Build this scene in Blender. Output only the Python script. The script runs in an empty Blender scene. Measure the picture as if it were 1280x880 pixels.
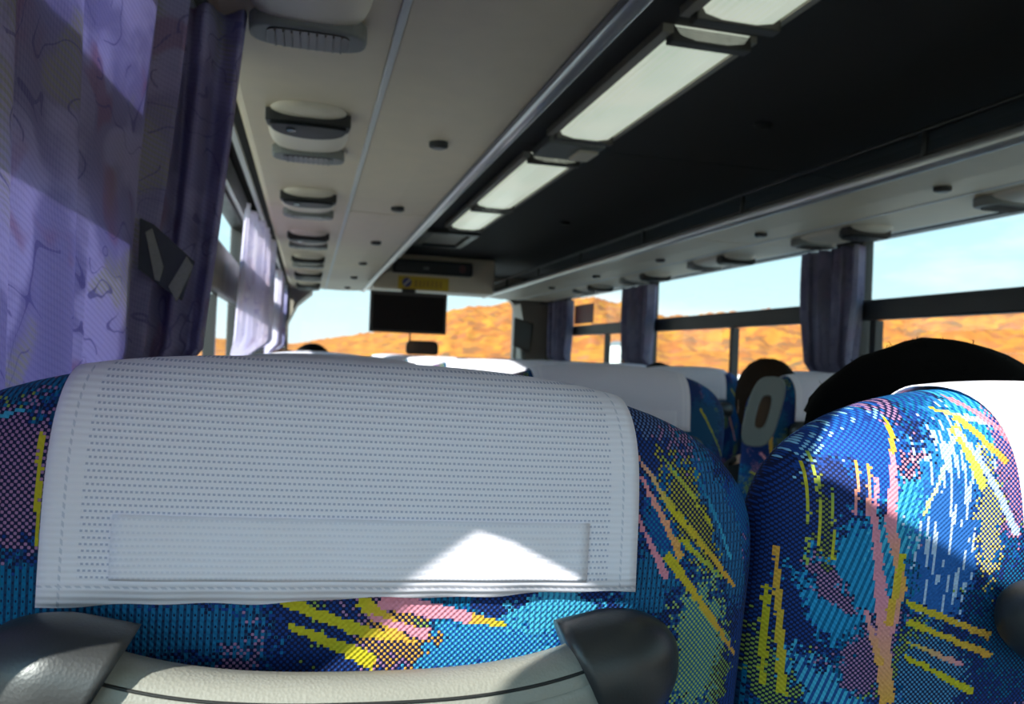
import bpy, bmesh, math, random
from mathutils import Vector, Matrix, noise
PI = math.pi
R = math.radians
random.seed(7)
scene = bpy.context.scene
COL = scene.collection
ZC = 1.15                      # eye height above the passenger floor

# ---------------------------------------------------------------- node helpers
class NT:
    def __init__(s, tree):
        s.t = tree; s.n = tree.nodes; s.l = tree.links
    def new(s, typ, **kw):
        n = s.n.new(typ)
        for k, v in kw.items(): setattr(n, k, v)
        return n
    def put(s, sock, v):
        if isinstance(v, bpy.types.NodeSocket): s.l.new(v, sock)
        else: sock.default_value = v
    def m(s, op, a, b=None, c=None):
        n = s.new('ShaderNodeMath', operation=op)
        s.put(n.inputs[0], a)
        if b is not None: s.put(n.inputs[1], b)
        if c is not None: s.put(n.inputs[2], c)
        return n.outputs[0]
    def v(s, op, a, b=None):
        n = s.new('ShaderNodeVectorMath', operation=op)
        s.put(n.inputs[0], a)
        if b is not None:
            if op == 'SCALE': s.put(n.inputs['Scale'], b)
            else: s.put(n.inputs[1], b)
        return n.outputs['Value'] if op in ('DOT_PRODUCT', 'LENGTH') else n.outputs[0]
    def mix(s, f, a, b):
        n = s.new('ShaderNodeMix', data_type='RGBA')
        s.put(n.inputs[0], f)
        s.put(n.inputs[6], a if isinstance(a, bpy.types.NodeSocket) else (*a[:3], 1))
        s.put(n.inputs[7], b if isinstance(b, bpy.types.NodeSocket) else (*b[:3], 1))
        return n.outputs[2]
    def xyz(s, x, y, z):
        n = s.new('ShaderNodeCombineXYZ')
        for i, q in enumerate((x, y, z)): s.put(n.inputs[i], q)
        return n.outputs[0]
    def sep(s, v):
        n = s.new('ShaderNodeSeparateXYZ'); s.put(n.inputs[0], v)
        return n.outputs
    def noise(s, v, scale, detail=2.0, rough=0.5, dist=0.0):
        n = s.new('ShaderNodeTexNoise')
        s.put(n.inputs['Vector'], v); n.inputs['Scale'].default_value = scale
        n.inputs['Detail'].default_value = detail; n.inputs['Roughness'].default_value = rough
        n.inputs['Distortion'].default_value = dist
        return n.outputs
    def ramp(s, f, stops, interp='LINEAR'):
        n = s.new('ShaderNodeValToRGB'); s.put(n.inputs[0], f)
        cr = n.color_ramp; cr.interpolation = interp
        while len(cr.elements) > 1: cr.elements.remove(cr.elements[-1])
        cr.elements[0].position = stops[0][0]; cr.elements[0].color = (*stops[0][1], 1)
        for p, c in stops[1:]:
            e = cr.elements.new(p); e.color = (*c, 1)
        return n.outputs[0]
    def coord(s, which='Object'):
        return s.new('ShaderNodeTexCoord').outputs[which]
    def bump(s, h, strength=.3, dist=.001):
        n = s.new('ShaderNodeBump'); s.put(n.inputs['Height'], h)
        n.inputs['Strength'].default_value = strength; n.inputs['Distance'].default_value = dist
        return n.outputs[0]

def new_mat(name):
    m = bpy.data.materials.new(name); m.use_nodes = True
    t = NT(m.node_tree); t.n.clear()
    t.out = t.new('ShaderNodeOutputMaterial')
    return m, t

def principled(t, color, rough=.5, metal=0., spec=.5, normal=None, sheen=0.):
    p = t.new('ShaderNodeBsdfPrincipled')
    t.put(p.inputs['Base Color'], color if isinstance(color, bpy.types.NodeSocket) else (*color[:3], 1))
    t.put(p.inputs['Roughness'], rough)
    p.inputs['Metallic'].default_value = metal
    p.inputs['Specular IOR Level'].default_value = spec
    if sheen: p.inputs['Sheen Weight'].default_value = sheen
    if normal is not None: t.l.new(normal, p.inputs['Normal'])
    t.l.new(p.outputs[0], t.out.inputs[0])
    return p

def plastic(name, col, rough=.45, var=.08, scale=14., grain=0., metal=0., spec=.5):
    m, t = new_mat(name)
    co = t.coord()
    n = t.noise(co, scale, 3)[0]
    a = [c * (1 - var) for c in col]; b = [min(1, c * (1 + var)) for c in col]
    c = t.mix(n, a, b)
    nor = None
    if grain:
        vn = t.new('ShaderNodeTexVoronoi'); t.put(vn.inputs['Vector'], co); vn.inputs['Scale'].default_value = 650.
        nor = t.bump(vn.outputs['Distance'], grain, .001)
    rn = t.m('MULTIPLY_ADD', n, .15, rough - .07)
    principled(t, c, rn, metal, spec, nor)
    return m

M = {}
M['beige'] = plastic('beige_panel', (.70, .58, .42), .5)
M['beige_dark'] = plastic('beige_pillar', (.34, .31, .26), .55)
M['tray'] = plastic('beige_moulding', (.66, .58, .46), .42)
M['silver'] = plastic('silver_rail', (.55, .55, .55), .32, metal=.6)
M['trim_white'] = plastic('pale_trim', (.62, .61, .60), .4)
M['charcoal'] = plastic('charcoal_ceiling', (.035, .032, .030), .8, .2, 60)
M['black'] = plastic('black_plastic', (.012, .012, .013), .35)
M['gloss_black'] = plastic('gloss_black', (.008, .009, .010), .45, spec=.12)
M['rubber'] = plastic('rubber_gasket', (.015, .015, .015), .6)
M['frame'] = plastic('window_frame', (.022, .021, .020), .45)
M['floor'] = plastic('floor_vinyl', (.10, .10, .11), .6, .2, 40)
M['wallgrey'] = plastic('wall_carpet', (.16, .16, .18), .9, .15, 90)
M['handle_bar'] = plastic('grey_grained_plastic', (.29, .275, .24), .40, .04, 20, .18)
M['handle_bar_dark'] = plastic('dark_grained_plastic', (.075, .078, .075), .42, .06, 20, .5)
M['cap_black'] = plastic('black_grained_plastic', (.032, .032, .033), .36, .1, 30, .07)
M['cap_grey'] = plastic('charcoal_satin_plastic', (.040, .040, .040), .33, .1, 30)
M['grip'] = plastic('grey_grip_plastic', (.17, .175, .165), .5)
M['mirror'] = plastic('mirror_glass', (.05, .055, .06), .08)
M['screen'] = plastic('screen_glass', (.006, .006, .008), .3, spec=.15)
M['bezel'] = plastic('screen_bezel', (.06, .055, .05), .5)
M['navy'] = plastic('navy_cushion', (.01, .03, .11), .9, .4, 60)
M['red'] = plastic('red_sign', (.16, .015, .015), .5)
M['yellow'] = plastic('yellow_sign', (.62, .40, .015), .5, .03)
M['ink'] = plastic('sign_ink', (.30, .15, .02), .5)
M['ink_white'] = plastic('sign_white', (.6, .55, .5), .5)
M['ink_blue'] = plastic('sign_blue', (.05, .05, .18), .5)
M['skin'] = plastic('skin', (.50, .30, .21), .5, .05)
M['hair_black'] = plastic('black_hair', (.004, .0035, .0035), .85, .5, 150, spec=.06)
M['hair_brown'] = plastic('brown_hair', (.022, .012, .007), .8, .5, 150, spec=.1)
M['hair_light'] = plastic('light_brown_hair', (.28, .17, .08), .5, .4, 150)
M['cloth_dark'] = plastic('dark_jacket', (.010, .010, .012), .85, .3, 60)
M['cloth_grey'] = plastic('grey_jacket', (.08, .08, .09), .9, .2, 60)
M['trouser'] = plastic('dark_trousers', (.02, .022, .03), .9, .2, 60)
M['white_paint'] = plastic('white_paint', (.7, .7, .68), .6)
M['tag_grey'] = plastic('pale_grey_velcro', (.24, .24, .23), .8, .2, 200)
M['strap'] = plastic('dark_strap', (.055, .06, .08), .8, .2, 90)

m, t = new_mat('window_glass')
tr = t.new('ShaderNodeBsdfTransparent'); tr.inputs[0].default_value = (.95, .985, .98, 1)
gl = t.new('ShaderNodeBsdfGlossy'); gl.inputs['Roughness'].default_value = .02
mx = t.new('ShaderNodeMixShader'); mx.inputs[0].default_value = .035
t.l.new(tr.outputs[0], mx.inputs[1]); t.l.new(gl.outputs[0], mx.inputs[2]); t.l.new(mx.outputs[0], t.out.inputs[0])
M['glass'] = m

# fluorescent diffuser: a lit lamp behind ribbed pale plastic
m, t = new_mat('lamp_diffuser')
co = t.coord(); n = t.noise(co, 7., 2)[0]
colr = t.mix(n, (.62, .78, .64), (.98, .98, .82))
sx = t.sep(co)
rib = t.m('MULTIPLY_ADD', t.m('SINE', t.m('MULTIPLY', sx[0], 420.)), .06, .94)
em = t.new('ShaderNodeEmission'); t.l.new(colr, em.inputs[0]); t.l.new(t.m('MULTIPLY', rib, .62), em.inputs[1])
pb = t.new('ShaderNodeBsdfPrincipled'); pb.inputs['Base Color'].default_value = (.5, .55, .48, 1); pb.inputs['Roughness'].default_value = .3
ad = t.new('ShaderNodeAddShader'); t.l.new(em.outputs[0], ad.inputs[0]); t.l.new(pb.outputs[0], ad.inputs[1]); t.l.new(ad.outputs[0], t.out.inputs[0])
M['diffuser'] = m

# curtain cloth: lavender jacquard
def curtain_mat(name, base, pale, leaf, transl, k=1.):
    m, t = new_mat(name)
    uv = t.new('ShaderNodeUVMap').outputs[0]
    warp = t.v('ADD', uv, t.v('SCALE', t.v('SUBTRACT', t.noise(uv, 7., 2)[1], (.5, .5, .5)), .16))
    # swirling leaf outlines: iso-lines of a warped noise
    n0 = t.noise(warp, 6.5, 1)[0]
    iso = t.m('ABSOLUTE', t.m('SINE', t.m('MULTIPLY', n0, 30.)))
    vein = t.m('MULTIPLY', t.m('LESS_THAN', iso, .11), t.m('GREATER_THAN', t.noise(t.v('ADD', uv, (2, 2, 0)), 9., 1)[0], .46))
    s = t.sep(uv)
    th = t.m('SINE', t.m('MULTIPLY', t.m('MULTIPLY_ADD', s[0], .35, s[1]), 900.))
    wv = t.m('SINE', t.m('MULTIPLY', s[0], 1500.))
    def soft(v, lo, hi):
        r_ = t.new('ShaderNodeMapRange'); r_.interpolation_type = 'SMOOTHSTEP'; t.l.new(v, r_.inputs[0]); r_.inputs[1].default_value = lo; r_.inputs[2].default_value = hi
        return r_.outputs[0]
    n1 = t.noise(warp, 6., 3)[0]; n2 = t.noise(t.v('ADD', warp, (5, 3, 0)), 6., 2)[0]; n3 = t.noise(t.v('ADD', warp, (1, 9, 0)), 8., 2)[0]
    c = t.mix(soft(n1, .46, .56), base, pale)
    gm = t.m('MULTIPLY', soft(n2, .54, .62), t.m('MULTIPLY_ADD', t.m('GREATER_THAN', th, 0.), .7, .15))
    c = t.mix(t.m('MULTIPLY', gm, .75 * k), c, (.44, .44, .26))
    c = t.mix(t.m('MULTIPLY', soft(n3, .58, .66), .55 * k), c, (.34, .17, .30))
    c = t.mix(t.m('MULTIPLY', vein, .6), c, leaf)
    c = t.mix(t.m('MULTIPLY', t.m('GREATER_THAN', th, .35), .16), c, leaf)
    c = t.mix(t.m('MULTIPLY', t.m('GREATER_THAN', wv, .3), .10), c, (.75, .72, .92))
    nor = t.bump(t.m('ADD', t.m('ADD', th, t.m('MULTIPLY', wv, .5)), t.m('MULTIPLY', vein, 2.)), .2, .001)
    d = t.new('ShaderNodeBsdfDiffuse'); t.l.new(c, d.inputs[0]); t.l.new(nor, d.inputs['Normal'])
    tl = t.new('ShaderNodeBsdfTranslucent'); t.l.new(c, tl.inputs[0])
    mx = t.new('ShaderNodeMixShader'); mx.inputs[0].default_value = transl
    t.l.new(d.outputs[0], mx.inputs[1]); t.l.new(tl.outputs[0], mx.inputs[2]); t.l.new(mx.outputs[0], t.out.inputs[0])
    return m
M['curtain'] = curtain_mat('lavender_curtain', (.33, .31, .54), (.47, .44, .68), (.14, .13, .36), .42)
M['curtain_sunlit'] = curtain_mat('sunlit_lavender_curtain', (.82, .77, .88), (.88, .82, .90), (.55, .50, .70), .6, .3)  # same lavender cloth, sunlight put into its colour as paler tones
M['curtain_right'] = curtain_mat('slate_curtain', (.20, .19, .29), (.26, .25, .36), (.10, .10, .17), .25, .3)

# headrest cover cloth: white net with a finely pierced middle
def cover_mat(name, pierced):
    m, t = new_mat(name)
    s = t.sep(t.coord('Object'))
    X, Z = s[0], s[2]
    row = t.m('MULTIPLY', Z, 2 * PI / .0031)
    shift = t.m('MULTIPLY', t.m('MODULO', t.m('FLOOR', t.m('MULTIPLY', Z, 1 / .0031)), 2.), PI)
    hx = t.m('SINE', t.m('ADD', t.m('MULTIPLY', X, 2 * PI / .0023), shift))
    hz = t.m('SINE', row)
    hole = t.m('MULTIPLY', t.m('GREATER_THAN', hx, -.1), t.m('GREATER_THAN', hz, .45))
    inside = t.m('LESS_THAN', t.m('ABSOLUTE', X), .130)
    Zr = t.m('SUBTRACT', Z, ZC - .010)
    inside = t.m('MULTIPLY', inside, t.m('GREATER_THAN', Zr, -.106))
    dash = t.m('GREATER_THAN', t.m('SINE', t.m('MULTIPLY', t.m('ADD', X, Zr), 1500.)), -.3)
    seam = t.m('MAXIMUM', t.m('LESS_THAN', t.m('ABSOLUTE', t.m('SUBTRACT', t.m('ABSOLUTE', X), .1375)), .0006), t.m('LESS_THAN', t.m('ABSOLUTE', t.m('ADD', Zr, .1085)), .0006))
    seam = t.m('MULTIPLY', seam, dash)
    n = t.noise(t.coord('Object'), 40., 2)[0]
    hole = t.m('MULTIPLY', t.m('MULTIPLY', hole, inside), pierced)
    th = t.m('MULTIPLY', t.m('GREATER_THAN', hz, .2), .16)
    c = t.mix(th, (.90, .84, .93), (.78, .73, .85))
    c = t.mix(t.m('MULTIPLY', n, .25), c, (.80, .77, .90))
    c = t.mix(hole, c, (.32, .33, .52))
    c = t.mix(t.m('MULTIPLY', seam, .45), c, (.40, .41, .56))
    nor = t.bump(t.m('SUBTRACT', t.m('SUBTRACT', t.m('MULTIPLY', hz, .5), hole), seam), .35, .0006)
    d = t.new('ShaderNodeBsdfDiffuse'); t.l.new(c, d.inputs[0]); t.l.new(nor, d.inputs['Normal'])
    t.l.new(d.outputs[0], t.out.inputs[0])
    return m
M['cover'] = cover_mat('white_net_cloth', .66)
M['cover_panel'] = cover_mat('white_closed_cloth', .16)

# ---------------------------------------------------------------- seat fabric
NAVY = (.006, .011, .060); BLUE = (.008, .050, .26); TEAL = (.0, .15, .33); CYAN = (.06, .42, .66); PALE = (.45, .58, .80)
YEL = (.56, .47, .02); GRN = (.30, .42, .08); PINK = (.74, .27, .36); ORG = (.78, .38, .06); MAUVE = (.40, .20, .38)

def stroke_group():
    g = bpy.data.node_groups.new('fabric_stroke', 'ShaderNodeTree')
    I = g.interface
    for nm, ty in (('P', 'NodeSocketVector'), ('A', 'NodeSocketVector'), ('D', 'NodeSocketVector'), ('N', 'NodeSocketVector'),
                   ('W0', 'NodeSocketFloat'), ('W1', 'NodeSocketFloat'), ('C0', 'NodeSocketColor'), ('C1', 'NodeSocketColor'), ('Prev', 'NodeSocketColor')):
        I.new_socket(nm, in_out='INPUT', socket_type=ty)
    I.new_socket('Color', in_out='OUTPUT', socket_type='NodeSocketColor')
    t = NT(g)
    gi = t.new('NodeGroupInput').outputs; go = t.new('NodeGroupOutput')
    q = t.v('SUBTRACT', gi['P'], gi['A'])
    u = t.v('DOT_PRODUCT', q, gi['D'])
    d = t.m('ABSOLUTE', t.v('DOT_PRODUCT', q, gi['N']))
    w = t.m('ADD', gi['W0'], t.m('MULTIPLY', u, t.m('SUBTRACT', gi['W1'], gi['W0'])))
    ins = t.m('LESS_THAN', t.m('ABSOLUTE', t.m('SUBTRACT', u, .5)), .5)
    f = t.m('MULTIPLY', ins, t.m('LESS_THAN', d, w))
    c = t.mix(u, gi['C0'], gi['C1'])
    t.l.new(t.mix(f, gi['Prev'], c), go.inputs[0])
    return g
STROKE = stroke_group()

def fabric(name, regions, strokes, seed):
    m, t = new_mat(name)
    s = t.sep(t.coord('Object'))
    X = s[0]; Z = t.m('SUBTRACT', s[2], ZC - .010)
    c = .0016
    qx = t.m('MULTIPLY', t.m('FLOOR', t.m('MULTIPLY', X, 1 / c)), c)
    qz = t.m('MULTIPLY', t.m('FLOOR', t.m('MULTIPLY', Z, 1 / c)), c)
    P = t.xyz(qx, qz, 0.)
    jv = t.v('SCALE', t.v('SUBTRACT', t.noise(P, 260., 1)[1], (.5, .5, .5)), .0034)
    J = t.v('ADD', P, jv)                                   # ragged edges for strokes
    wn = t.new('ShaderNodeTexWhiteNoise'); t.l.new(P, wn.inputs['Vector']); grit = t.m('SUBTRACT', wn.outputs['Value'], .5)
    K = t.v('ADD', P, t.v('SCALE', t.v('SUBTRACT', t.noise(P, 70., 3, .7)[1], (.5, .5, .5)), .034))
    sx = t.m('SINE', t.m('MULTIPLY', X, PI / c)); sz = t.m('SINE', t.m('MULTIPLY', Z, PI / c))
    chk = t.m('MULTIPLY', sx, sz)
    dot = t.m('GREATER_THAN', chk, .12)
    # slanting cord stripes with dark ticks
    sl = t.m('SINE', t.m('MULTIPLY', t.m('MULTIPLY_ADD', Z, -.30, X), PI / c * .8))
    vs = t.m('SINE', t.m('MULTIPLY', X, PI / c))
    tick = t.m('GREATER_THAN', t.m('MULTIPLY', t.m('SINE', t.m('MULTIPLY', Z, PI / c * .55)), sx), .72)
    def pat(mode, a, b):
        if mode == 'dots': return t.mix(dot, b, a)
        if mode == 'solid': return t.mix(t.m('MULTIPLY', dot, .18), a, b)
        if mode == 'slant': return t.mix(t.m('MULTIPLY', t.m('GREATER_THAN', sl, .1), .9), a, b)
        if mode == 'cord': return t.mix(t.m('MAXIMUM', t.m('MULTIPLY', t.m('GREATER_THAN', vs, .2), .7), tick), a, b)
        if mode == 'streak':
            n = t.noise(t.xyz(t.m('MULTIPLY', qx, 420.), t.m('MULTIPLY', qz, 34.), 0.), 1., 1)[0]
            return t.mix(t.m('GREATER_THAN', n, .56), b, a)
    off = (seed * 3.1, seed * 1.7, 0)
    st = t.v('MULTIPLY', t.v('ADD', K, off), (1., .45, 1.))
    col = pat('dots', BLUE, NAVY)
    na = t.noise(st, 15., 1)[0]; nb = t.noise(t.v('ADD', st, (3, 0, 0)), 16., 1)[0]; nc = t.noise(t.v('ADD', st, (0, 4, 0)), 19., 1)[0]; nd = t.noise(t.v('ADD', st, (7, 4, 0)), 21., 1)[0]
    col = t.mix(t.m('GREATER_THAN', t.m('MULTIPLY_ADD', grit, .09, na), .585), col, pat('cord', TEAL, NAVY))
    col = t.mix(t.m('GREATER_THAN', t.m('MULTIPLY_ADD', grit, .09, nb), .62), col, pat('dots', TEAL, BLUE))
    col = t.mix(t.m('GREATER_THAN', t.m('MULTIPLY_ADD', grit, .09, nc), .64), col, pat('dots', MAUVE, NAVY))
    col = t.mix(t.m('GREATER_THAN', t.m('MULTIPLY_ADD', grit, .09, nd), .66), col, pat('dots', GRN, NAVY))
    for (cx, cz, rx, rz, rot, mode, a, b) in regions:
        mp = t.new('ShaderNodeMapping'); mp.vector_type = 'TEXTURE'
        t.l.new(K, mp.inputs[0]); mp.inputs['Location'].default_value = (cx, cz, 0); mp.inputs['Rotation'].default_value = (0, 0, R(rot)); mp.inputs['Scale'].default_value = (rx, rz, 1)
        f = t.m('LESS_THAN', t.m('MULTIPLY_ADD', grit, .55, t.v('LENGTH', mp.outputs[0])), .92)
        col = t.mix(f, col, pat(mode, a, b))
    for (x0, z0, x1, z1, w0, w1, c0, c1) in strokes:
        dx, dz = x1 - x0, z1 - z0; L = math.hypot(dx, dz)
        g = t.new('ShaderNodeGroup'); g.node_tree = STROKE
        t.l.new(J, g.inputs['P']); g.inputs['A'].default_value = (x0, z0, 0)
        g.inputs['D'].default_value = (dx / L / L, dz / L / L, 0); g.inputs['N'].default_value = (-dz / L, dx / L, 0)
        g.inputs['W0'].default_value = w0; g.inputs['W1'].default_value = w1
        g.inputs['C0'].default_value = (*c0, 1); g.inputs['C1'].default_value = (*c1, 1)
        t.l.new(col, g.inputs['Prev']); col = g.outputs[0]
    nor = t.bump(chk, .45, .0007)
    principled(t, col, .75, 0, .25, nor)
    return m

regW = [
 (-.165, -.060, .030, .034, 10, 'dots', MAUVE, NAVY), (-.190, -.010, .06, .022, 15, 'cord', TEAL, NAVY), (-.150, -.118, .07, .022, -5, 'cord', TEAL, NAVY),
 (-.09, -.130, .05, .014, -8, 'cord', (.01, .17, .38), NAVY), (.060, -.142, .05, .017, 0, 'dots', CYAN, (.01, .10, .36)), (.105, -.125, .028, .014, 0, 'cord', CYAN, (.02, .12, .3)),
 (.190, -.074, .018, .042, 32, 'dots', (.42, .38, .04), NAVY), (.158, -.112, .018, .022, 0, 'cord', (.01, .17, .38), NAVY), (.212, -.085, .012, .06, 22, 'cord', (.02, .16, .38), NAVY),
 (.196, -.152, .022, .045, 0, 'dots', (.40, .55, .14), (.02, .14, .28)), (.235, -.185, .012, .06, 0, 'cord', BLUE, NAVY), (.02, -.138, .02, .016, 0, 'dots', ORG, NAVY),
 (.160, -.018, .02, .012, -25, 'dots', (.10, .18, .42), NAVY), (.185, -.012, .012, .03, 60, 'cord', TEAL, NAVY)]
strW = [
 (.143, -.033, .170, -.069, .0007, .0020, PINK, YEL), (.170, -.069, .222, -.117, .0020, .0012, YEL, ORG), (.149, -.050, .178, -.096, .0010, .0026, PINK, ORG),
 (.144, -.067, .170, -.108, .0010, .0022, PINK, PINK), (.168, -.094, .231, -.162, .0032, .0010, YEL, ORG), (.176, -.085, .211, -.111, .0018, .0010, YEL, GRN),
 (.163, -.038, .200, -.080, .0009, .0009, GRN, YEL), (.186, -.046, .216, -.100, .0007, .0010, TEAL, CYAN),
 (-.038, -.117, .000, -.133, .0022, .0034, YEL, YEL), (.000, -.133, .030, -.139, .003, .001, YEL, ORG), (.000, -.117, .022, -.135, .0032, .0042, YEL, ORG), (-.034, -.130, .010, -.150, .0016, .0042, YEL, YEL),
 (.010, -.117, .058, -.127, .0048, .0030, PINK, PINK), (.058, -.127, .078, -.131, .0028, .001, ORG, YEL), (.006, -.126, .036, -.136, .0014, .0026, PINK, PINK),
 (-.153, -.040, -.150, -.092, .0014, .0010, YEL, YEL), (-.215, -.05, -.165, -.030, .0018, .001, TEAL, CYAN)]
regA = [
 (-.200, -.036, .034, .015, 40, 'dots', (.30, .62, .86), BLUE), (-.185, -.050, .030, .030, 0, 'dots', (.01, .13, .50), (.008, .04, .25)), (-.208, -.078, .018, .025, 0, 'dots', (.02, .06, .28), NAVY),
 (-.164, -.054, .011, .014, -20, 'dots', PINK, NAVY), (-.196, -.126, .052, .030, 55, 'slant', (.02, .30, .60), (.0, .11, .26)), (-.166, -.086, .020, .035, -25, 'slant', CYAN, (.0, .13, .32)),
 (-.130, -.050, .030, .05, -30, 'streak', PALE, (.02, .20, .55)), (-.138, -.105, .026, .055, 0, 'streak', PALE, (.02, .12, .42)), (-.100, -.030, .016, .045, 35, 'slant', CYAN, (.0, .16, .42)),
 (-.109, -.095, .009, .060, 5, 'dots', (.85, .68, .12), BLUE), (-.095, -.055, .010, .050, 8, 'dots', PINK, BLUE), (-.182, -.175, .016, .034, -15, 'dots', MAUVE, NAVY),
 (-.208, -.132, .008, .022, 50, 'dots', MAUVE, NAVY), (-.215, -.095, .006, .030, 5, 'dots', (.20, .24, .05), NAVY), (-.225, -.165, .012, .03, 10, 'dots', BLUE, NAVY),
 (-.140, -.185, .03, .03, 0, 'dots', (.08, .30, .55), NAVY), (-.205, -.198, .035, .012, -40, 'slant', CYAN, BLUE), (-.07, -.15, .05, .05, 0, 'dots', TEAL, NAVY)]
strA = [
 (-.170, -.022, -.175, -.048, .0006, .0020, YEL, ORG), (-.175, -.046, -.178, -.089, .0018, .0034, PINK, PINK), (-.178, -.089, -.166, -.128, .0034, .0026, PINK, ORG), (-.166, -.126, -.170, -.160, .0030, .0026, ORG, PINK),
 (-.186, -.062, -.188, -.084, .0010, .0018, PINK, PINK), (-.188, -.084, -.178, -.139, .0018, .0040, PINK, PINK), (-.178, -.139, -.167, -.205, .0040, .0050, PINK, ORG), (-.168, -.108, -.172, -.154, .0020, .0028, YEL, ORG),
 (-.187, -.145, -.174, -.180, .0012, .0026, PINK, ORG), (-.196, -.052, -.199, -.085, .0010, .0010, ORG, PINK), (-.190, -.054, -.191, -.086, .0010, .0016, ORG, PINK),
 (-.162, -.139, -.101, -.161, .0018, .0024, YEL, ORG), (-.160, -.151, -.098, -.174, .0018, .0022, YEL, ORG), (-.159, -.164, -.118, -.180, .0010, .0020, YEL, PINK), (-.160, -.173, -.108, -.198, .0012, .0026, YEL, YEL),
 (-.140, -.018, -.104, -.026, .0010, .0022, YEL, PALE), (-.122, -.010, -.086, -.042, .0016, .0030, PINK, PINK), (-.132, -.028, -.117, -.066, .0040, .0030, (.7, .75, .1), (.7, .75, .1)), (-.131, -.030, -.090, -.095, .0018, .0026, PALE, PALE),
 (-.134, -.034, -.158, -.085, .0022, .0008, PALE, (.6, .7, .2)), (-.128, -.022, -.100, -.050, .0024, .002, (.75, .7, .08), ORG),
 (-.238, -.110, -.228, -.205, .0012, .0026, ORG, YEL), (-.240, -.135, -.238, -.200, .0016, .0016, YEL, YEL), (-.219, -.050, -.217, -.110, .0007, .0010, GRN, YEL), (-.224, -.055, -.223, -.120, .0006, .0007, YEL, GRN), (-.212, -.070, -.209, -.115, .0006, .0010, GRN, YEL)]
M['fabric_window'] = fabric('moquette_streaks', regW, strW, 1)
M['fabric_far'] = fabric('moquette_shaded', [(.18, -.10, .05, .05, 20, 'cord', (.01, .12, .26), NAVY), (-.2, -.13, .04, .05, 0, 'cord', (.01, .12, .26), NAVY), (.05, -.2, .09, .03, 10, 'dots', (.02, .16, .34), NAVY)],  # same moquette for the far seats, their shade put in as duller colours
 [(.17, -.07, .235, -.16, .002, .001, YEL, GRN), (.15, -.12, .21, -.26, .002, .003, ORG, PINK), (-.22, -.20, -.12, -.31, .003, .002, PINK, ORG), (-.236, -.25, -.16, -.28, .002, .002, YEL, YEL), (-.20, -.16, -.19, -.24, .005, .002, ORG, YEL), (.0, -.19, .10, -.24, .002, .002, YEL, ORG)], 4.3)
M['fabric_aisle'] = fabric('moquette_feathers', regA, strA, 2)

# ---------------------------------------------------------------- mesh helpers
def link(name, me, mat, parent=None, smooth=True):
    o = bpy.data.objects.new(name, me); COL.objects.link(o)
    mats = mat if isinstance(mat, (list, tuple)) else [mat]
    for q in mats: me.materials.append(q)
    if smooth:
        for p in me.polygons: p.use_smooth = True
    if parent is not None: o.parent = parent
    return o
def obj(name, bm, mat, parent=None, smooth=False, recalc=True):
    if recalc: bmesh.ops.recalc_face_normals(bm, faces=bm.faces)
    me = bpy.data.meshes.new(name); bm.to_mesh(me); bm.free()
    return link(name, me, mat, parent, smooth)
def bev(o, w=.004, seg=2, ang=35):
    b = o.modifiers.new('b', 'BEVEL'); b.width = w; b.segments = seg; b.limit_method = 'ANGLE'; b.angle_limit = R(ang)
    return o
def box(bm, x0, x1, y0, y1, z0, z1):
    v = [bm.verts.new((x, y, z)) for x in (x0, x1) for y in (y0, y1) for z in (z0, z1)]
    for f in ((0, 1, 3, 2), (4, 6, 7, 5), (0, 4, 5, 1), (2, 3, 7, 6), (0, 2, 6, 4), (1, 5, 7, 3)): bm.faces.new([v[i] for i in f])
def boxes(*bs):
    bm = bmesh.new()
    for b in bs: box(bm, *b)
    return bm
def prism_y(bm, prof, y0, y1):
    """closed profile [(x,z)] swept from y0 to y1"""
    a = [bm.verts.new((x, y0, z)) for x, z in prof]; b = [bm.verts.new((x, y1, z)) for x, z in prof]
    n = len(prof)
    for i in range(n): bm.faces.new((a[i], a[(i + 1) % n], b[(i + 1) % n], b[i]))
    bm.faces.new(a); bm.faces.new(list(reversed(b)))
def prism_z(bm, prof, z0, z1):
    a = [bm.verts.new((x, y, z0)) for x, y in prof]; b = [bm.verts.new((x, y, z1)) for x, y in prof]
    n = len(prof)
    for i in range(n): bm.faces.new((a[i], a[(i + 1) % n], b[(i + 1) % n], b[i]))
    bm.faces.new(a); bm.faces.new(list(reversed(b)))
def ellipse(cx, cy, rx, ry, n=24, e=2.0):
    out = []
    for i in range(n):
        a = 2 * PI * i / n; c, s = math.cos(a), math.sin(a)
        out.append((cx + rx * math.copysign(abs(c) ** (2 / e), c), cy + ry * math.copysign(abs(s) ** (2 / e), s)))
    return out
def sweep(bm, pts, sect, up=Vector((0, 0, 1)), cap=True):
    """sect(i,n)->[(a,b)] section in (side, up) frame"""
    rings = []; n = len(pts); pts = [Vector(p) for p in pts]
    for i, p in enumerate(pts):
        d = (pts[min(i + 1, n - 1)] - pts[max(i - 1, 0)]).normalized()
        s = d.cross(up).normalized(); u = s.cross(d).normalized()
        rings.append([bm.verts.new(p + s * a + u * b) for a, b in sect(i, n)])
    k = len(rings[0])
    for i in range(n - 1):
        for j in range(k): bm.faces.new((rings[i][j], rings[i][(j + 1) % k], rings[i + 1][(j + 1) % k], rings[i + 1][j]))
    if cap: bm.faces.new(rings[0]); bm.faces.new(list(reversed(rings[-1])))
def tube(bm, pts, r, k=8):
    rr = r if callable(r) else (lambda i, n: r)
    up = Vector((0, 0, 1))
    d = (Vector(pts[-1]) - Vector(pts[0])).normalized()
    if abs(d.z) > .9: up = Vector((0, 1, 0))
    sweep(bm, pts, lambda i, n: [(rr(i, n) * math.cos(2 * PI * j / k), rr(i, n) * math.sin(2 * PI * j / k)) for j in range(k)], up)
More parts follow.
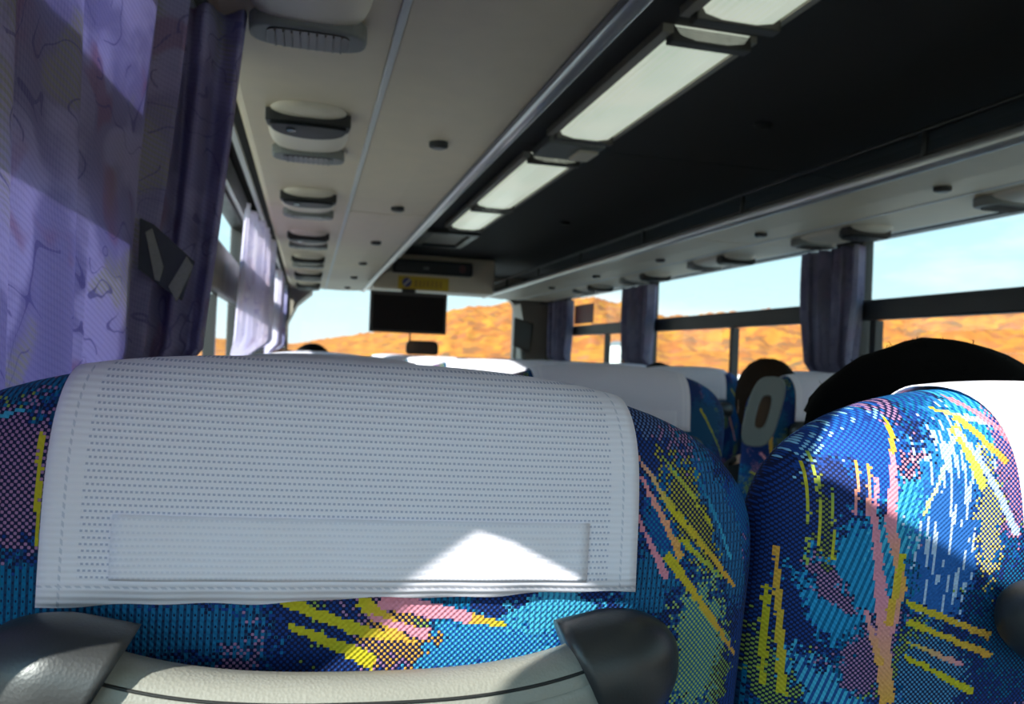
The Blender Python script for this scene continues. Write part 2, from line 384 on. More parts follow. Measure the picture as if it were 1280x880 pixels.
def empty(name, loc, label=None, cat=None, group=None, kind=None, rz=0.):
    o = bpy.data.objects.new(name, None); COL.objects.link(o); o.location = loc; o.rotation_euler = (0, 0, rz)
    o.empty_display_size = .05
    return tag(o, label, cat, group, kind)
def tag(o, label=None, cat=None, group=None, kind=None):
    if label: o['label'] = label
    if cat: o['category'] = cat
    if group: o['group'] = group
    if kind: o['kind'] = kind
    return o
def kids(o): return [c for c in COL.objects if c.parent == o]
def copy_tree(o, parent=None, ch=None):
    if ch is None:
        ch = {}
        for c in COL.objects:
            if c.parent is not None: ch.setdefault(c.parent.name, []).append(c)
    c = o.copy(); COL.objects.link(c)
    if parent is not None: c.parent = parent
    for k in ch.get(o.name, []): copy_tree(k, c, ch)
    return c
def structure(name, bm, mat, smooth=False, parent=None):
    o = obj(name, bm, mat, parent, smooth)
    if parent is None: o['kind'] = 'structure'
    return o

# ---------------------------------------------------------------- the bus shell  (z below is measured from eye height and lifted by ZC)
XL, XR = -.28, 2.10            # inner wall faces
YB, YF = -1.35, 7.25           # rear and front
H = lambda z: z + ZC
structure('floor', boxes((XL - .06, XR + .06, YB - .06, YF + .5, -.06, 0)), M['floor'])
# ceiling: dark flat middle with coves going down to the side walls behind the racks
bm = bmesh.new()
prof = [(XL - .06, H(.60)), (XL + .05, H(.70)), (XL + .22, H(.74)), (XR - .22, H(.74)), (XR - .05, H(.70)), (XR + .06, H(.60)),
        (XR + .06, H(.82)), (XL - .06, H(.82))]
ys = [YB - .06, 1.0, 2.655, 2.661, 4.45, YF + .1]
prism_y(bm, prof, YB - .06, 2.655); prism_y(bm, prof, 2.661, YF + .1)
structure('ceiling', bm, M['charcoal'])

def side_wall(name, x0, x1, wins, z_bot, z_top):
    bs = [(x0, x1, YB - .06, YF + .1, 0, H(z_bot)), (x0, x1, YB - .06, YF + .1, H(z_top), H(.62))]
    y = YB - .06
    for a, b in wins:
        if a > y: bs.append((x0, x1, y, a, H(z_bot), H(z_top)))
        y = b
    bs.append((x0, x1, y, YF + .1, H(z_bot), H(z_top)))
    structure(name, boxes(*bs), [M['frame']])
WL = [(-1.25, 1.08), (1.28, 3.60), (3.72, 5.32), (5.44, 6.60)]
WR = [(-1.20, .72), (.84, 2.74), (2.86, 4.74), (4.86, 6.50)]
side_wall('wall_left', XL - .06, XL, WL, -.22, .515)
side_wall('wall_right', XR, XR + .06, WR, -.16, .53)
structure('wall_lining_left', boxes((XL, XL + .012, YB, YF, .02, H(-.24))), M['wallgrey'])
structure('wall_lining_right', boxes((XR - .012, XR, YB, YF, .02, H(-.18))), M['wallgrey'])

def side_window(n, x0, x1, a, b, zb, z0, z1, zt, mull, inward, bar_from=None, post=None):
    """frame with a heavy middle bar; fixed pane above, two sliding panes below"""
    w = empty('window_%d' % n, ((x0 + x1) / 2, (a + b) / 2, 0), kind='structure')
    ox, oy = w.location.x, w.location.y
    def L(b_): return (b_[0] - ox, b_[1] - ox, b_[2] - oy, b_[3] - oy, b_[4], b_[5])
    e = .02; xa, xb = x0 + .002, x1 - .002
    ba = (x0 - .008, x0 + .03) if inward < 0 else (x1 - .03, x1 + .008)
    a_ = a if bar_from is None else bar_from
    fr = [(xa, xb, a, a + e, H(zb), H(zt)), (xa, xb, b - e, b, H(zb), H(zt)), (xa, xb, a + e, b - e, H(zb), H(zb) + e), (xa, xb, a + e, b - e, H(zt) - .014, H(zt))]
    bev(obj('window_frame', boxes(*[L(q) for q in fr]), M['frame'], w), .005)
    bev(obj('window_bar', boxes(L((ba[0], ba[1], a_ + .002, b - .002, H(z0), H(z1)))), M['frame'], w), .008)
    mm = [(xa + .01, xb - .01, y - .016, y + .016, H(zb) + e, H(z0)) for y in mull]
    if post: bev(obj('window_bar', boxes(L((ba[0], ba[1], a + .002, post[0], H(.10), H(.268)))), M['frame'], w), .008)  # unseen rear bar, height set by the shade it casts on the aisle seat
    if post: bev(obj('window_post', boxes(L((xa, xb, post[0], post[1], H(zb) + e, H(zt) - .014))), M['frame'], w), .003)  # unseen post, added to bound the sun patches on the nearest seats
    if mm: obj('mullion', boxes(*[L(q) for q in mm]), M['frame'], w)
    xm = (x0 + x1) / 2
    obj('upper_pane', boxes(L((xm - .002, xm + .002, a + e, b - e, H(z1), H(zt) - .014))), M['glass'], w)
    obj('lower_pane', boxes(L((xm - .002, xm + .002, a + e, b - e, H(zb) + e, H(z0)))), M['glass'], w)
k = 1
for a, b in WL:
    side_window(k, XL - .06, XL, a, b, -.22, .167, .323, .515, [] if k == 1 else [(a + b) / 2 + .3], 1, .10 if k == 1 else None, (.085, .105) if k == 1 else None); k += 1
for (a, b), mu in zip(WR, ([-.2], [1.9, 2.655], [3.72], [5.53])):
    side_window(k, XR, XR + .06, a, b, -.16, .20, .28, .53, mu, -1); k += 1

structure('trim_4', boxes((XL, XL + .014, YB, 6.64, H(.519), H(.60))), M['trim_white'])
structure('trim_5', boxes((XR - .014, XR, YB, 6.5, H(.534), H(.60))), M['beige'])
# rear wall with a wide rear window
structure('wall_rear', boxes((XL, XR, YB - .06, YB, 0, H(-.45)), (XL, XR, YB - .06, YB, H(.56), H(.74)), (XL, XL + .12, YB - .06, YB, H(-.45), H(.56)), (XR - .12, XR, YB - .06, YB, H(-.45), H(.56))), M['beige_dark'])
structure('window_%d' % k, boxes((XL + .12, XR - .12, YB - .032, YB - .028, H(-.45), H(.56))), M['glass']); k += 1

# front wall: surround of the windscreen with a big soft upper left corner
def rrect(x0, x1, z0, z1, rs, n=14):
    out = []
    for (cx, cz, r, a0) in ((x1 - rs[0], z1 - rs[0], rs[0], 0), (x0 + rs[1], z1 - rs[1], rs[1], 90), (x0 + rs[2], z0 + rs[2], rs[2], 180), (x1 - rs[3], z0 + rs[3], rs[3], 270)):
        for i in range(n):
            a = R(a0 + 90 * i / (n - 1)); out.append((cx + r * math.cos(a), cz + r * math.sin(a)))
    return out
inner = rrect(-.175, 1.86, H(-.62), H(.56), (.12, .34, .12, .12))
outer = rrect(XL - .06, XR + .06, 0, H(.80), (.001,) * 4)
bm = bmesh.new()
vs = [[bm.verts.new((x, y, z)) for x, z in q] for q, y in ((inner, YF), (outer, YF), (outer, YF + .08), (inner, YF + .10))]
n = len(inner)
for q in range(4):
    A, Bq = vs[q], vs[(q + 1) % 4]
    for i in range(n): bm.faces.new((A[i], A[(i + 1) % n], Bq[(i + 1) % n], Bq[i]))
structure('wall_front', bm, M['beige_dark'])
bm = bmesh.new(); prism_y(bm, rrect(-.17, 1.855, H(-.615), H(.555), (.12, .33, .12, .12)), YF + .055, YF + .06)
structure('window_%d' % k, bm, M['glass']); k += 1
# slanting corner post on the left, header over the screen
bm = bmesh.new(); prism_y(bm, [(XL, 0), (XL + .10, 0), (XL + .085, H(.02)), (XL + .11, H(.22)), (XL + .18, H(.37)), (XL + .30, H(.48)), (XL + .30, H(.60)), (XL, H(.60))], 6.66, YF - .002)
structure('trim_1', bm, M['beige_dark'], smooth=False)
bm = bmesh.new(); prism_y(bm, [(XR, 0), (XR - .22, 0), (XR - .22, H(.30)), (XR - .26, H(.49)), (XR, H(.49))], 6.98, YF - .002)
structure('trim_2', bm, M['beige_dark'])
HY = 5.95
o = structure('wall_header', boxes((.44, 1.36, HY, HY + .35, H(.474), H(.74))), M['beige']); bev(o, .02, 3)
# dashboard under the windscreen
o = structure('trim_3', boxes((XL + .02, XR - .02, 6.75, YF - .002, .3, H(-.40))), M['charcoal']); bev(o, .05, 3)

# ---------------------------------------------------------------- overhead luggage racks
def rack(label, sgn, y1, nm):
    cx = .91
    X = lambda x: x if sgn > 0 else 2 * cx - x
    t_ = empty('luggage_rack', (X(.26), 2.5, H(.49)), label, 'luggage rack')
    ox, oy, oz = t_.location
    def pr(prof, a, b):
        bm = bmesh.new(); prism_y(bm, [(X(x) - ox, z + ZC - oz) for x, z in prof], a - oy, b - oy); return bm
    flat = [(.122, .490), (.26, .488), (.400, .496), (.400, .520), (.122, .520)]
    bm = bmesh.new()
    seams = [YB, .95, 2.846, 4.60, y1]
    for i in range(4): prism_y(bm, [(X(x) - ox, z + ZC - oz) for x, z in flat], seams[i] + .006 - oy, seams[i + 1] - .006 - oy)
    obj('underside_panel', bm, M['beige'], t_)
    rail = [(.418 + .018 * math.cos(a), .500 + .017 * math.sin(a)) for a in [2 * PI * i / 14 for i in range(14)]]
    obj('edge_rail', pr(rail, YB, y1), M['silver'], t_, True)
    bev(obj('shadow_strip', pr([(.394, .492), (.402, .490), (.402, .512), (.394, .512)], YB, y1), M['black'], t_), .001)
    obj('rack_base', pr([(-.20 if sgn > 0 else -.19, .524), (.40, .524), (.40, .534), (-.20 if sgn > 0 else -.19, .534)], YB, y1), M['charcoal'], t_)
    obj('guard_rail', pr([(.41 + .007 * math.cos(a), .585 + .007 * math.sin(a)) for a in [2 * PI * i / 10 for i in range(10)]], YB, y1), M['black'], t_, True)
    y = .78
    while y < y1:
        bm = bmesh.new(); tube(bm, [(X(.416) - ox, y - oy, ZC + .512 - oz), (X(.412) - ox, y - oy, ZC + .550 - oz), (X(.41) - ox, y - oy, ZC + .585 - oz)], .007)
        obj('rail_post', bm, M['frame'], t_, True); y += .83
    return t_
rackL = rack('beige overhead luggage rack with silver edge rail above the left window seats', 1, 6.62, 'l')
rackR = rack('overhead luggage rack with silver edge rail above the right hand windows', -1, 6.55, 'r')

def strip(sgn, y1, label):
    cx = .91; X = lambda x: x if sgn > 0 else 2 * cx - x
    t_ = empty('service_duct', (X(-.02), 2.5, H(.49)), label, 'overhead duct')
    ox, oy, oz = t_.location
    bm = bmesh.new()
    seams = [YB, .6, 2.846, 4.6, y1]
    for i in range(4): prism_y(bm, [(X(x) - ox, z + ZC - oz) for x, z in [(-.165, .512), (-.155, .496), (-.145, .4925), (.108, .4925), (.108, .520), (-.165, .522)]], seams[i] + .002 - oy, seams[i + 1] - .002 - oy)
    obj('duct_body', bm, M['beige'], t_)
    bm = bmesh.new(); prism_y(bm, [(X(x) - ox, z + ZC - oz) for x, z in [(.109, .4875), (.121, .4875), (.121, .520), (.109, .520)]], YB - oy, y1 - oy)
    bev(obj('trim_strip', bm, M['trim_white'], t_), .002)
    bm = bmesh.new(); prism_y(bm, [(X(x) - ox, z + ZC - oz) for x, z in [(-.20, .502), (-.185, .502), (-.185, .512), (-.20, .512)]], YB - oy, y1 - oy)
    obj('curtain_track', bm, M['trim_white'], t_)
strip(1, 6.62, 'beige overhead duct carrying the row of dark oval lamps along the left windows')
strip(-1, 6.55, 'beige overhead duct carrying the dark lamp units above the right windows')

# passenger service units under the ducts
def unit(loc, label, group):
    t_ = empty('service_unit', loc, label, 'overhead service unit', group)
    # tray: superellipse dome hanging below the duct
    bm = bmesh.new(); rings = []
    for j in range(8):
        r = 1 - (j / 7) ** 2 * .92 if j else 1.0
        r = math.cos(j / 7 * PI / 2 * .97)
        z = -.024 * math.sin(j / 7 * PI / 2)
        rings.append([bm.verts.new((x, y, z)) for x, y in ellipse(0, .14, .088 * r, .20 * (.25 + .75 * r), 36, 3.2)])
    for a, b in zip(rings, rings[1:]):
        for i in range(36): bm.faces.new((a[i], a[(i + 1) % 36], b[(i + 1) % 36], b[i]))
    bm.faces.new(rings[-1])
    obj('tray', bm, M['tray'], t_, True)
    # black crescent lens
    def cres(sc):
        top = [(.086 * sc * math.cos(a), -.012 + .016 * (1 - math.sin(a) * .9) * sc) for a in [PI * i / 14 for i in range(15)]]
        bot = [(-.086 * sc * math.cos(a), .024 + .082 * sc * math.sin(a)) for a in [PI * i / 14 for i in range(1, 14)]]
        return top + bot
    bm = bmesh.new(); prism_z(bm, [(x, y) for x, y in cres(1)], -.027, -.001)
    bev(obj('lens_surround', bm, M['rubber'], t_), .002)
    bm = bmesh.new(); prism_z(bm, [(x, y + .004) for x, y in cres(.9)], -.034, -.012)
    ln = bev(obj('lamp_lens', bm, M['gloss_black'], t_), .004, 3)
    bm = bmesh.new()
    for i in range(12): 
        a = 2 * PI * i / 12
    prism_z(bm, ellipse(-.035, .034, .010, .010, 16), -.037, -.0335)
    obj('reading_lamp', bm, M['mirror'], ln)
    # air outlet in an oval recess at the far end
    bm = bmesh.new(); prism_z(bm, ellipse(0, .318, .086, .046, 28, 3), -.028, -.001)
    v_ = bev(obj('air_outlet', bm, M['grip'], t_), .006, 3)
    bm = bmesh.new(); prism_z(bm, ellipse(0, .318, .060, .034, 20, 5), -.0300, -.020)
    obj('outlet_opening', bm, M['black'], v_)
    for i in range(9):
        x = -.048 + .012 * i
        bm = boxes((x - .0012, x + .0012, .288, .348, -.0325, -.0295)); obj('fin', bm, M['bezel'], v_)
    return t_
u0 = unit((-.018, .92, H(.4920)), 'service unit with grey louvred air outlet, nearest the camera on the left duct', 'service units on the left duct')
LBL = ['large black lens service unit, first complete one along the left duct', 'black lens service unit second along the left duct', 'third black lens service unit along the left duct', 'fourth black lens service unit along the left duct', 'fifth and small looking black lens service unit on the left duct', 'farthest black lens service unit at the windscreen end of the left duct']
for i in range(6):
    c = copy_tree(u0); c.location.y = .82 + .88 * (i + 1); c['label'] = LBL[i]
RL = ['service unit with dark lens above the nearest right window', 'service unit with dark lens beside the nearest right curtain bundle', 'service unit with dark lens above the middle of the central right window', 'service unit with dark lens above the right window bearing the red notice', 'farthest dark lens service unit on the right duct']
for i in range(5):
    c = copy_tree(u0); c.location = (1.838, 1.60 + .86 * i - .12, H(.4920)); c['label'] = RL[i]; c['group'] = 'service units on the right duct'

# round speaker buttons on the rack undersides
def button(x, y, label, group):
    t_ = empty('ceiling_button', (x, y, H(.489)), label, 'speaker', group)
    bm = bmesh.new(); prism_z(bm, ellipse(0, 0, .022, .022, 20), -.012, .004); bev(obj('rim', bm, M['rubber'], t_), .003)
    bm = bmesh.new(); prism_z(bm, ellipse(0, 0, .014, .014, 16), -.0145, -.010); obj('grille', bm, M['black'], t_)
    return t_
b0 = button(.272, 1.83, 'round black button on the left rack underside, largest of its row', 'black buttons on the left rack')
for i, l in enumerate(['second round black button from the camera on left rack underside', 'third round black button on the left rack underside', 'fourth round black button on the left rack underside', 'fifth round black button on the left rack underside', 'last round black button on the left rack underside by the windscreen']):
    c = copy_tree(b0); c.location.y = 2.70 + .88 * i; c['label'] = l
for i, l in enumerate(['round black button on the right rack underside, nearest the camera', 'round black button on right rack underside above the middle window', 'third round black button on the right rack underside', 'fourth round black button on the right rack underside', 'farthest round black button on the right rack underside']):
    c = copy_tree(b0); c.location = (1.58, 1.74 + .86 * i, H(.489)); c['label'] = l; c['group'] = 'black buttons on the right rack'
for i, l in enumerate(['small dark oval vent on the dark ceiling nearer the camera', 'small dark oval vent on the dark ceiling farther forward']):
    bm = bmesh.new(); prism_z(bm, ellipse(0, 0, .03, .022, 20), -.012, .0)
    o = tag(bev(obj('ceiling_vent', bm, M['black']), .004), l, 'vent', 'oval ceiling vents'); o.location = (1.305, (2.16, 4.1)[i], H(.74))

# ceiling lights
def light(y0, y1, label):
    x0, x1 = .738, .932
    t_ = empty('ceiling_light', ((x0 + x1) / 2, (y0 + y1) / 2, H(.74)), label, 'ceiling light', 'ceiling light strips')
    ly = (y1 - y0) / 2; hw = (x1 - x0) / 2
    bm = bmesh.new()
    prof = [(-hw + .006, -.002), (-hw + .02, -.022), (-hw * .4, -.030), (hw * .4, -.030), (hw - .02, -.022), (hw - .006, -.002)]
    prism_y(bm, prof, -ly, ly); obj('diffuser', bm, M['diffuser'], t_, False)
    obj('light_frame', boxes((-hw - .022, -hw + .004, -ly, ly, -.020, -.001), (hw - .004, hw + .012, -ly, ly, -.016, -.001)), M['beige_dark'], t_)
    for s in (-1, 1):
        bev(obj('end_cap', boxes((-hw, hw, s * ly - (.035 if s > 0 else 0), s * ly + (0 if s > 0 else .035), -.036, -.0015)), M['bezel'], t_), .004)
light(-1.2, .30, 'ceiling light strip above the camera position')
light(.36, 1.52, 'bright ceiling light strip cut off by the top of the picture')
light(1.60, 2.47, 'long bright ceiling light strip, second one forward')
light(2.76, 3.76, 'ceiling light strip beyond the grey bracket')
light(3.80, 4.46, 'short pale ceiling light strip nearest the windscreen')
t_ = empty('ceiling_bracket', (.835, 2.61, H(.74)), 'dark grey bracket between two ceiling light strips', 'bracket')
bev(obj('bracket_plate', boxes((-.10, .10, -.10, .10, -.03, -.001)), M['grip'], t_), .006)
bev(obj('bracket_lens', boxes((.02, .09, -.06, .06, -.042, -.0305)), M['tray'], t_), .004)
t_ = empty('roof_hatch', (.80, 4.95, H(.74)), 'dark roof hatch frame on the ceiling ahead of the light strips', 'roof hatch')
bev(obj('hatch_frame', boxes((-.16, .16, -.32, -.27, -.03, -.001), (-.16, .16, .27, .32, -.03, -.001), (-.16, -.11, -.27, .27, -.03, -.001), (.11, .16, -.27, .27, -.03, -.001)), M['black'], t_), .006)
obj('hatch_panel', boxes((-.108, .108, -.268, .268, -.012, -.001)), M['beige_dark'], t_)

# ---------------------------------------------------------------- front end fittings
t_ = empty('television', (.705, 5.89, H(.45)), 'black flat television hanging below the front header', 'television')
bev(obj('bezel', boxes((-.282, .282, -.012, .035, -.300, .0)), M['bezel'], t_), .006)
obj('screen', boxes((-.262, .262, -.0145, -.0125, -.282, -.026)), M['screen'], t_)
obj('mount_arm', boxes((-.05, .05, .036, .058, -.10, .03)), M['black'], t_)
t_ = empty('warning_sign', (.815, HY - .004, H(.528)), 'yellow warning sign with dark picture and orange letters above the television', 'sign')
bev(obj('sign_plate', boxes((-.19, .19, -.003, .0035, -.05, .048)), M['yellow'], t_), .002)
bm = bmesh.new()
prism_y(bm, ellipse(-.125, 0, .034, .036, 24), -.0055, -.0032); obj('emblem', bm, M['ink_blue'], t_)
bm = bmesh.new(); prism_y(bm, [(-.15, -.018), (-.142, -.026), (-.10, .018), (-.108, .026)], -.0075, -.0056); obj('emblem_stripe', bm, M['ink_white'], t_)
bm = bmesh.new(); x = -.07
for w in (.03, .026, .022, .03, .026, .03, .024):
    for zz in (.014, -.004, -.022): box(bm, x, x + w * .8, -.0050, -.0032, zz - .004, zz + .004)
    box(bm, x + w * .3, x + w * .45, -.0050, -.0032, -.022, .018)
    x += w + .004
obj('lettering', bm, M['ink'], t_)
t_ = empty('display_box', (.90, HY - .03, H(.643)), 'long black display box under the ceiling above the yellow sign', 'display')
bev(obj('housing', boxes((-.32, .27, -.05, .028, -.050, .050)), M['black'], t_), .012)
bm = bmesh.new(); prism_y(bm, ellipse(.19, 0, .025, .03, 16), -.054, -.0505); obj('clock_face', bm, plastic('dull_red_face', (.10, .03, .03), .4), t_)
bm = boxes((-.10, -.06, -.054, -.0505, -.02, .0)); obj('indicator', bm, M['grip'], t_)
# interior mirror
t_ = empty('driver_mirror', (.985, 7.12, H(.135)), 'dark driver mirror hanging in the windscreen below the television', 'mirror')
bm = bmesh.new(); prism_y(bm, [(x, z - .075) for x, z in rrect(-.145, .145, -.065, .060, (.05, .05, .03, .03), 6)], -.02, .012)
bev(obj('mirror_housing', bm, M['black'], t_), .006)
bm = bmesh.new(); prism_y(bm, [(x, z - .075) for x, z in rrect(-.132, .132, -.054, .048, (.04, .04, .025, .025), 6)], -.024, -.0205); obj('mirror_face', bm, M['mirror'], t_)
bm = bmesh.new(); tube(bm, [(-.11, .02, -.03), (-.11, .03, .1), (-.10, .06, .42)], .008); obj('mirror_arm', bm, M['black'], t_, True)
# screen on bracket by the right front post
t_ = empty('flat_monitor', (1.78, 6.62, H(-.40)), 'dark grey flat panel on a bracket by the right front post', 'monitor')
bm = bmesh.new(); prism_y(bm, [(-.085, .50), (.065, .45), (.085, .70), (-.085, .745)], -.02, .02); bev(obj('panel_housing', bm, M['frame'], t_), .008)
bm = bmesh.new(); prism_y(bm, [(-.075, .515), (.05, .472), (.065, .69), (-.075, .728)], -.024, -.0205); obj('panel_screen', bm, plastic('dark_teal_panel', (.03, .045, .05), .3), t_)
bm = bmesh.new(); tube(bm, [(.02, .0, 0), (.02, .0, .3), (.0, .005, .49)], .022); obj('bracket', bm, M['grip'], t_, True)
bev(obj('bracket_foot', boxes((-.07, .12, -.07, .07, -.02, .06)), M['black'], t_), .015)
# red notice stuck on the right front window
o = tag(bev(obj('notice', boxes((XR - .026, XR - .022, 5.70, 6.14, H(.29), H(.44))), M['red']), .001), 'dark red notice sheet on the upper pane of the front right window', 'notice')

# ---------------------------------------------------------------- seats
SA, SB, SN, ST = .247, .118, 2.8, .115
TOP = -.010
def rho(x, z, off=0.):
    zz = max(0., z + SB)
    return ((abs(x) / (SA + off)) ** SN + (zz / (SB + off)) ** SN) ** (1 / SN)
def recl(z): return .10 * abs(z)
def yb(x, z, off=0.):
    r = min(1., rho(x, z, off))
    return ST / 2 - (ST / 2 + off) * math.sqrt(max(0., 1 - r ** 4)) + recl(z)
def yf(x, z, off=0.):
    r = min(1., rho(x, z, off))
    return ST / 2 + (ST / 2 + off) * math.sqrt(max(0., 1 - r ** 4)) + recl(z)
ZT = ZC + TOP
def backrest_mesh():
    path = []
    zs = [-.72 + (.72 - SB) * i / 26 for i in range(26)]
    for z in zs: path.append((-SA, z, 0))
    na = 40
    for i in range(na + 1):
        a = PI - PI * i / na; c, s = math.cos(a), math.sin(a)
        path.append((SA * math.copysign(abs(c) ** (2 / SN), c), None, SB * abs(s) ** (2 / SN)))
    for z in reversed(zs): path.append((SA, z, 0))
    betas = [PI / 2 * i / 16 for i in range(17)]
    full = [('b', b) for b in betas] + [('f', b) for b in reversed(betas[:-1])]
    bm = bmesh.new(); grid = []
    for px, pz, h in path:
        col = []
        for side, b in full:
            r = math.sin(b) ** .5 if b > 0 else 0.
            if pz is None: x, z = px * r, -SB + h * r
            else: x, z = px * r, pz
            dy = (ST / 2) * math.cos(b) if b < PI / 2 - 1e-6 else 0.
            y = ST / 2 + (-dy if side == 'b' else dy) + recl(z)
            col.append(bm.verts.new((x, y, ZT + z)))
        grid.append(col)
    for i in range(len(grid) - 1):
        for j in range(len(full) - 1):
            bm.faces.new((grid[i][j], grid[i + 1][j], grid[i + 1][j + 1], grid[i][j + 1]))
    bmesh.ops.remove_doubles(bm, verts=bm.verts, dist=1e-5)
    return bm
def lift(x, z):
    t_ = max(0., min(1., (-z - .05) / .064)); u = x / .147
    return t_ * t_ * (.0015 + .004 * max(0., u - .55) / .45 + .0005 * (1 + math.sin(u * 17)))
def cover_surface(xa0, xa1, xb, zbot, off, nx=60, nz=44):
    """cloth patch over the top of the backrest, from the back down over the front"""
    bm = bmesh.new(); grid = []
    for i in range(nx + 1):
        u = -1 + 2 * i / nx; col = []
        for j in range(nz + 1):
            v = j / nz                      # 0 back hem -> .5 crest -> 1 front hem
            w_ = (1 - abs(2 * v - 1)) if v < .5 else 1.
            xl = xa0 + (xa1 - xa0) * w_; x = xl + (xb - xl) * i / nx
            zt = -SB + (SB + off) * max(0., 1 - (abs(x) / (SA + off)) ** SN) ** (1 / SN)
            s = 1 - abs(2 * v - 1)          # 0 hem, 1 crest
            e = math.sin(s * PI / 2) ** 1.0
            sag = .0007 * math.sin(u * 9 + 1.3) + .0004 * math.sin(u * 23) if v < .5 else 0.
            zb = zbot + sag + .004 * u * (1 if v < .5 else 0)
            z = zb + (zt - zb) * (1 - (1 - e) ** 1.6 if s < 1 else 1.)
            z = min(z, zt)
            if v <= .5: y = yb(x, z, off)
            else: y = yf(x, z, off)
            if v <= .5: y -= lift(x, z)
            col.append(bm.verts.new((x, y, ZT + z)))
        grid.append(col)
    for i in range(nx):
        for j in range(nz): bm.faces.new((grid[i][j], grid[i][j + 1], grid[i + 1][j + 1], grid[i + 1][j]))
    return bm
def solid(o, th, off=1.):
    s = o.modifiers.new('s', 'SOLIDIFY'); s.thickness = th; s.offset = off
    return o
def seat(fab, grip=0, skew=0., hshift=0.):
    t_ = empty('passenger_seat', (0, 0, 0))
    obj('backrest', backrest_mesh(), M[fab], t_, True)
    cv = obj('headrest_cover', cover_surface(-.147 + skew, -.147 + skew * .36, .147, -.114, .0035), M['cover'], t_, True); solid(cv, .0010, 0.); cv['label'] = 'white net headrest cover'
    # stitched rectangular panel and hems on the cover
    def patch(x0, x1, z0, z1, off, nx=40, nz=12):
        bm = bmesh.new(); g = [[None] * (nz + 1) for _ in range(nx + 1)]
        for i in range(nx + 1):
            for j in range(nz + 1):
                x = x0 + (x1 - x0) * i / nx; z = z0 + (z1 - z0) * j / nz
                g[i][j] = bm.verts.new((x, yb(x, z, .0035) - lift(x, z) - off - (.0007 * (1 + math.sin(x * 95 + .6)) * math.sin((j / nz) * PI) if nx > 20 and nz > 5 else 0.), ZT + z))
        for i in range(nx):
            for j in range(nz): bm.faces.new((g[i][j], g[i][j + 1], g[i + 1][j + 1], g[i + 1][j]))
        return bm
    solid(obj('stitched_panel', patch(-.116 + skew, .118, -.105, -.074, .0009), M['cover_panel'], cv, True), .0009, 0.)
    # grab handle
    h = empty('grab_handle', (hshift, 0, 0)); h.parent = t_
    def bar_pt(s):                           # s -1..1 across
        x = .138 * s
        zc = -.163 + .019 * abs(s) ** 3.0
        return Vector((x, -.030 - .012 * (1 - s * s) + recl(-.16), ZT + zc))
    def rsec(w, h_, n=20, e=3.0):
        return ellipse(0, 0, w, h_, n, e)
    bm = bmesh.new(); sweep(bm, [bar_pt(-1 + 2 * i / 40) for i in range(41)], lambda i, n: rsec(.0155, .0235))
    obj('grip_bar', bm, M['handle_bar'], h, True)
    bm = bmesh.new(); sweep(bm, [bar_pt(-.97 + 1.94 * i / 40) + Vector((0, -.0145, -.004)) for i in range(41)], lambda i, n: rsec(.0022, .014, 12))
    obj('grip_inlay', bm, M['handle_bar'], h, True)
    bm = bmesh.new(); tube(bm, [bar_pt(-.97 + 1.94 * i / 40) + Vector((0, -.0138, .0163)) for i in range(41)], .0008, 6)
    obj('grip_seam', bm, M['rubber'], h, True)
    for s in (-1, 1):
        bm = bmesh.new(); rings = []
        # hooded cap: rounded lump whose inner end wraps the bar
        for j in range(15):
            q = j / 14; x = s * (.110 + .058 * q)
            k_ = max(.03, math.sqrt(max(0., 1 - max(0., (q - .30) / .70) ** 2.5)))
            hh = (.0250 + .0030 * min(1., q / .4)) * k_; ww = (.0240 + .0025 * min(1., q / .4)) * k_
            cy = -.033 + .014 * q + recl(-.16); cz = -.1445 + .0025 * q
            rings.append([bm.verts.new((x - s * .026 * (b / .025) * (1 - q) ** 1.5 * .5 , cy + a, ZT + cz + b)) for a, b in ellipse(0, 0, ww, hh, 28, 2.3)])
        for a, b in zip(rings, rings[1:]):
            for i in range(28): bm.faces.new((a[i], a[(i + 1) % 28], b[(i + 1) % 28], b[i]))
        bm.faces.new(rings[0]); bm.faces.new(rings[-1])
        c = obj('end_cap', bm, M['cap_black'], h, True)
    # cushion, arms, base
    bm = bmesh.new()
    for y0, y1, z0, z1 in ((.06, .55, .30, .43),): box(bm, -.235, .235, y0 + .07, y1, z0, z1)
    cu = bev(obj('seat_cushion', bm, M[fab], t_), .045, 4)
    for s in (-1, 1):
        bm = boxes((s * .232 - .018, s * .232 + .014, .16, .46, .60, .64)); bev(obj('armrest', bm, M['cap_black'], t_), .014, 3)
    bev(obj('seat_base', boxes((-.21, .21, .16, .50, .0, .30)), M['cap_black'], t_), .01)
    if grip:
        tx, ty = .84, -.54                        # plate runs across the rear aisle-side corner
        def pt(a_, z_, d_): return (-.222 + tx * a_ + ty * d_ * -1 * -1, .030 + ty * a_ - tx * d_, ZT - .098 + z_)
        n_ = 24
        def ring(sx_, sz_, d_, e_=3.2): return [bm.verts.new(pt(x_ + .22 * z_, z_, d_)) for x_, z_ in ellipse(0, 0, sx_, sz_, n_, e_)]
        bm = bmesh.new()
        A1, A2, B1, B2 = ring(.040, .086, .014), ring(.0135, .040, .014), ring(.042, .088, -.03), ring(.0135, .040, -.004)
        for q1, q2 in ((A1, A2), (A2, B2), (B1, A1)):
            for i in range(n_): bm.faces.new((q1[i], q1[(i + 1) % n_], q2[(i + 1) % n_], q2[i]))
        bm.faces.new(B1)
        g_ = bev(obj('shoulder_grip', bm, M['grip'], t_), .006, 3)
        bm = bmesh.new(); bm.faces.new(ring(.0133, .0398, -.003)); bm.faces.new(ring(.0133, .0398, -.0035))
        obj('grip_recess', bm, plastic('brown_recess', (.10, .045, .02), .6), g_)
    return t_
seatW = seat('fabric_window'); seatA = seat('fabric_aisle', 0, .062, .058); seatF = seat('fabric_far'); seatG = seat('fabric_far', -1)
